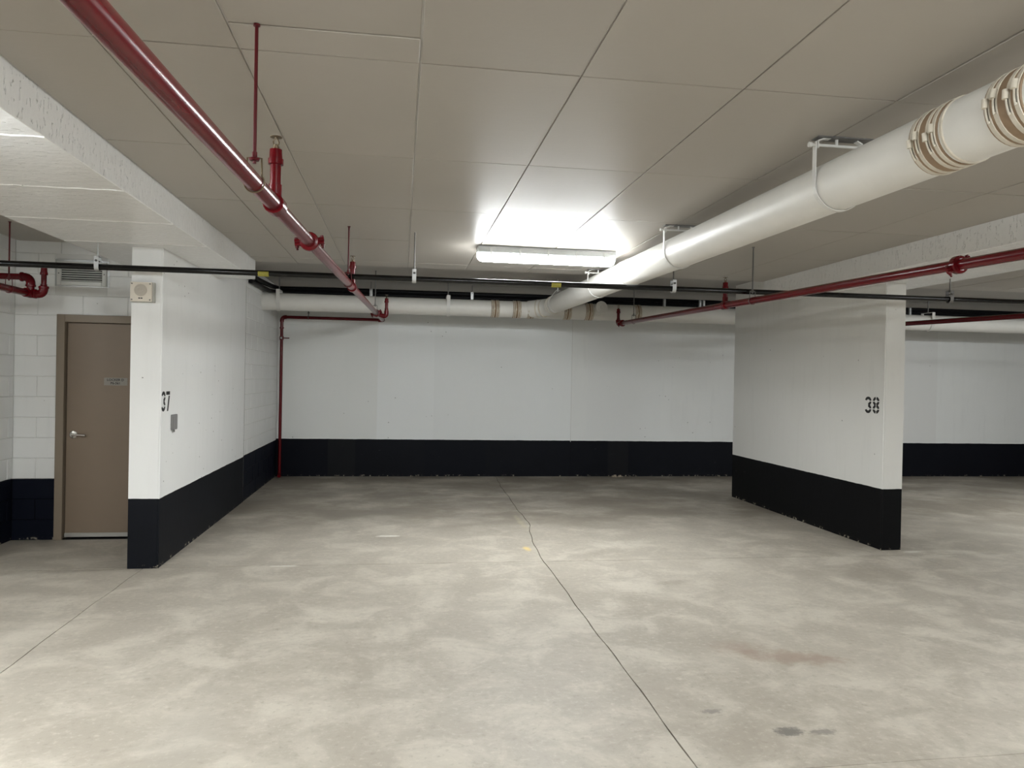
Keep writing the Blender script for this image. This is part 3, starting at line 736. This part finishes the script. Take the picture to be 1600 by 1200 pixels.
# ------------------------------------------------------------------ white drain pipes
WR = .125
WP = lambda y: Vector((2.12, y, 2.555+.0115*y))
wpipe = thing('drain_pipe', WP(5), 'big white painted drain pipe from the upper right, with its run along the back wall', 'pipe')
YW2, ZW2 = 10.92, 2.640
MB().tube([WP(-6), WP(2.64)], WR, 40).build('pipe', M_WHITEPIPE, wpipe)
MB().tube([WP(2.64), WP(6.8)], WR, 40).build('pipe', M_WHITEPIPE, wpipe)
MB().tube([WP(6.8), WP(10.4)], WR, 40).build('pipe', M_WHITEPIPE, wpipe)
MB().tube(rounded([WP(10.35), Vector((2.12, 10.68, 2.668)), Vector((1.86, YW2-.01, ZW2+.01))], .16, 10), WR, 36).build('wye_bend', M_WHITEPIPE, wpipe)
def pipe_coupling(root, c, d, r, ang, w=.13, nb=4):
    """rubber sleeve with clamp bands and screw housings"""
    c = Vector(c); d = Vector(d).normalized(); side = d.cross(Vector((0, 0, 1))).normalized(); up = side.cross(d)
    o = MB().lathe(c-d*w/2, d, [(0, r+.001), (.002, r+.005), (w-.002, r+.005), (w, r+.001)], 36).build('coupling_sleeve', M_RUBBER, root)
    for k in range(nb):
        off = (-w/2+.016) + (w-.032)*k/(nb-1)
        if nb == 4: off = (-.050, -.023, .023, .050)[k]*w/.13
        b = MB().lathe(c+d*(off-.0085*w/.13), d, [(0, r+.005), (.0015, r+.0075), (.0155*w/.13, r+.0075), (.017*w/.13, r+.005)], 36)
        a = ang + (.10 if k % 2 else -.06)
        for k2 in range(8):
            a0 = a + .42*k2/7 + .05
            q = c+d*off+(side*math.cos(a0)+up*math.sin(a0))*(r+.0095)
            t = side*-math.sin(a0)+up*math.cos(a0)
            b.tube([q-t*.007, q+t*.007], .0055, 6)
        q = c+d*off+(side*math.cos(a)+up*math.sin(a))*(r+.014); t = side*-math.sin(a)+up*math.cos(a)
        b.tube([q-t*.014, q+t*.018], .0105, 8)
        bo = b.build('clamp_band', M_BAND); bo.parent = o; bo.matrix_parent_inverse = Matrix.Translation(-root.location)
    return o
pipe_coupling(wpipe, WP(2.66), (0, 1, 0), WR, math.pi+.02, .16)
pipe_coupling(wpipe, WP(2.27), (0, 1, 0), WR, math.pi-.15, .16)
def ring_on(root, c, d, r, w=.012, mat=None, name='pipe_joint'):
    d = Vector(d).normalized()
    return MB().lathe(Vector(c)-d*w/2, d, [(0, r), (.001, r+.006), (w-.001, r+.006), (w, r)], 40).build(name, mat or M_STRAP, root)
ring_on(wpipe, WP(2.56), (0, 1, 0), WR, .012, M_BAND)
ring_on(wpipe, WP(6.8), (0, 1, 0), WR, .016)
ring_on(wpipe, WP(6.95), (0, 1, 0), WR, .010)
for y in (10.32, 10.44): ring_on(wpipe, WP(y), (0, 1, 0), WR, .020, M_BAND)
for x, y, dx in ((2.04, 10.74, -.5), (1.97, 10.81, -.9)): ring_on(wpipe, (x, y, 2.655), (dx, .6, -.05), WR, .018, M_BAND)

# pipe along the back wall, entering the left wall
bpipe = wpipe      # the same pipework: the big pipe joins the level run along the back wall
for a, b_ in ((XL+.004, 1.34), (1.34, 1.66), (1.66, 2.42), (2.42, 2.75), (2.75, 13.4)):
    MB().tube([(a, YW2, ZW2), (b_, YW2, ZW2)], WR-.003, 32).build('pipe', M_WHITEPIPE, bpipe)
for x, w in ((1.34, .12), (1.66, .12), (1.87, .10), (2.42, .11), (2.75, .12), (3.50, .10)):
    pipe_coupling(bpipe, (x, YW2, ZW2), (1, 0, 0), WR-.003, -.2, w)
# clean-out stub right of the bend
co = MB().tube([(2.86, YW2, ZW2+.02), (2.90, YW2-.17, ZW2+.05)], .085, 24).tube([(2.90, YW2-.17, ZW2+.05), (2.906, YW2-.20, ZW2+.055)], .095, 24)
co.box((2.885, YW2-.225, ZW2+.035), (2.925, YW2-.195, ZW2+.075), .004)
part_label(co.build('cleanout', M_WHITEPIPE, bpipe), 'white clean-out plug')
def strap_band(x, lab):
    t = thing('pipe_strap', (x, YW2, ZSLAB), lab, 'pipe strap', 'straps of the back drain pipe')
    P = [(x, YW2-WR-.004, ZW2+.16), (x, YW2-WR-.004, ZW2)] + [(x, YW2-(WR+.004)*math.cos(a), ZW2-(WR+.004)*math.sin(a)) for a in [math.pi*k/14 for k in range(1, 14)]] + [(x, YW2+WR+.004, ZW2), (x, YW2+WR+.004, ZW2+.16), (x, YW2-WR-.004, ZW2+.16)]
    MB().strip(P, (.05, 0, 0), .005).build('strap', M_STRAP, t)
    MB().tube([(x, YW2, ZW2+.155), (x, YW2, ZSLAB)], .008, 10).build('rod', M_DKGALV, t)
    MB().lathe((x, YW2, ZW2+.162), (0, 0, 1), [(0, .016), (.014, .016)], 6).build('nut', M_DKGALV, t)
strap_band(-1.72, 'white strap hanging the back drain pipe beside the left wall')
strap_band(.655, 'white strap hanging the back drain pipe left of its couplings')
strap_band(8.35, 'white strap hanging the back drain pipe right of the pillar')

# yoke of the big pipe just before the bend
ring_hanger(WP(10.15), (0, 1, 0), ZSLAB, WR, 'white ring yoke around the big white pipe just before its bend', M_STRAP, 'strap hangers of the big white pipe')
# J straps of the big pipe
def big_hanger(y, lab):
    c = WP(y); t = thing('strap_hanger', (c.x, y, ZC), lab, 'pipe hanger', 'strap hangers of the big white pipe')
    r = WR+.003; zt = ZC-.024
    MB().box((c.x-.13, y-.035, ZC-.005), (c.x+.19, y+.035, ZC+.001)).build('ceiling_plate', M_DKGALV, t)
    P = [(c.x-r, y, zt), (c.x-r, y, c.z)] + [(c.x-r*math.cos(a), y, c.z-r*math.sin(a)) for a in [math.pi*k/24 for k in range(1, 24)]] + [(c.x+r, y, c.z), (c.x+r, y, zt)]
    MB().strip(P, (0, .030, 0), -.0045).build('strap', M_STRAP, t)
    MB().tube([(c.x-r-.030, y, zt-.012), (c.x+r+.03, y, zt-.012)], .0075, 10).tube([(c.x-r-.034, y, zt-.012), (c.x-r-.020, y, zt-.012)], .014, 6).build('cross_bolt', M_STRAP, t)
    MB().strip([(c.x-r+.012, y, zt-.03), (c.x-r+.012, y, zt+.005), (c.x-r+.05, y, ZC-.006), (c.x-r+.075, y, ZC-.006)], (0, .03, 0), .006).build('bracket_arm', M_STRAP, t)
    MB().strip([(c.x+r-.012, y, zt-.03), (c.x+r-.012, y, zt+.005), (c.x+r-.04, y, ZC-.006)], (0, .03, 0), .006).build('bracket_arm', M_STRAP, t)
    MB().tube([(c.x-.015, y, zt-.012), (c.x-.015, y, ZC)], .007, 8).build('center_rod', M_STRAP, t)
big_hanger(3.43, 'white strap hanger holding the big white pipe nearest the camera')
big_hanger(5.56, 'white strap hanger holding the big white pipe right of the strip light')
big_hanger(7.95, 'white strap hanger holding the big white pipe near its far bend')

# ------------------------------------------------------------------ cables and conduits over the back pipe
YT = 11.22; ZT = 2.815
for k, (dy, dz, r) in enumerate(((0, 0, .030), (.05, .062, .032))):
    P = [(-1.905, 9.88, 2.79+.072*k), (-1.90, 10.5, 2.80+.072*k), (-1.87+.02*k, 11.0, 2.80+.07*k), (-1.78, YT+dy, ZT+dz-.01), (-1.0, YT+dy, ZT+dz), (0, YT+dy, ZT+dz), (5, YT+dy, ZT+.012+dz), (13.4, YT+dy, ZT+dz+.01)]
    o = MB().tube(rounded(P, .06, 5), r, 12).build('black_cable', M_CABLE)
    tag(o, ('lower' if k == 0 else 'upper')+' black cable running along the top of the back drain pipe', 'cable', 'cables over the back pipe')
cd = thing('conduit', (4.0, YT-.05, 2.765), 'thin grey conduit with clamps behind the far end of the right red pipe', 'conduit')
MB().tube([(2.95, YT-.05, 2.768), (13.4, YT-.05, 2.768)], .011, 12).build('tube', M_GALV, cd)
for x in (4.02, 4.60, 4.66, 8.2):
    MB().box((x-.018, YT-.085, 2.742), (x+.018, YT-.035, 2.90), .004).build('clamp', M_GALV, cd)
for x, lab in ((1.03, 'small steel clip holding the black cables left of the couplings'), (-.46, 'thin rod clip holding the black cables behind the left red pipe')):
    t = thing('cable_clip', (x, YT, ZSLAB), lab, 'clip', 'clips of the black cables')
    MB().tube([(x, YT-.042, ZT+.06), (x, YT-.042, ZSLAB)], .006, 8).build('rod', M_DKGALV, t)
    MB().box((x-.022, YT-.040, ZT-.040), (x+.022, YT-.033, ZT+.085), .003).build('clip_plate', M_GALV, t)

# crumbs at the foot of the back wall
M_CRUMB = simple('crumbled_plaster', (.36, .30, .23), .9, var=.3, scale=60)
db = thing('plaster_crumbs', (3.62, YB-.05, 0), 'small heap of crumbled plaster at the foot of the black back wall', 'debris')
rnd = random.Random(3)
for k in range(9):
    sz = rnd.uniform(.018, .045); x = 3.62+rnd.gauss(0, .07); y = YB-.035-rnd.random()*.05
    P = [Vector((x+sz*math.cos(a)*rnd.uniform(.6, 1), y+sz*.7*math.sin(a)*rnd.uniform(.6, 1), 0)) for a in [k2*math.pi/3 for k2 in range(6)]]
    P = [Vector((p.x, min(p.y, YB-.002), 0)) for p in P]
    top = [Vector((x+(p.x-x)*.5, y+(p.y-y)*.5, sz*rnd.uniform(.5, 1.1))) for p in P]
    MB().add(P+top, [list(range(6))[::-1], list(range(6, 12))]+[[i, (i+1) % 6, 6+(i+1) % 6, 6+i] for i in range(6)]).build('crumb', M_CRUMB, db)

# fix world placement of sub-parts: keep every child at its modelled place
bpy.context.view_layer.update()
for o in list(scene.objects):
    if o.parent and o.parent.parent and o.name.split('.')[0] in ('sprinkler_head', 'bolt', 'clamp_band', 'door_sweep', 'lever_handle', 'sign_plate'):
        o.matrix_parent_inverse = o.parent.matrix_world.inverted()
bpy.context.view_layer.update()
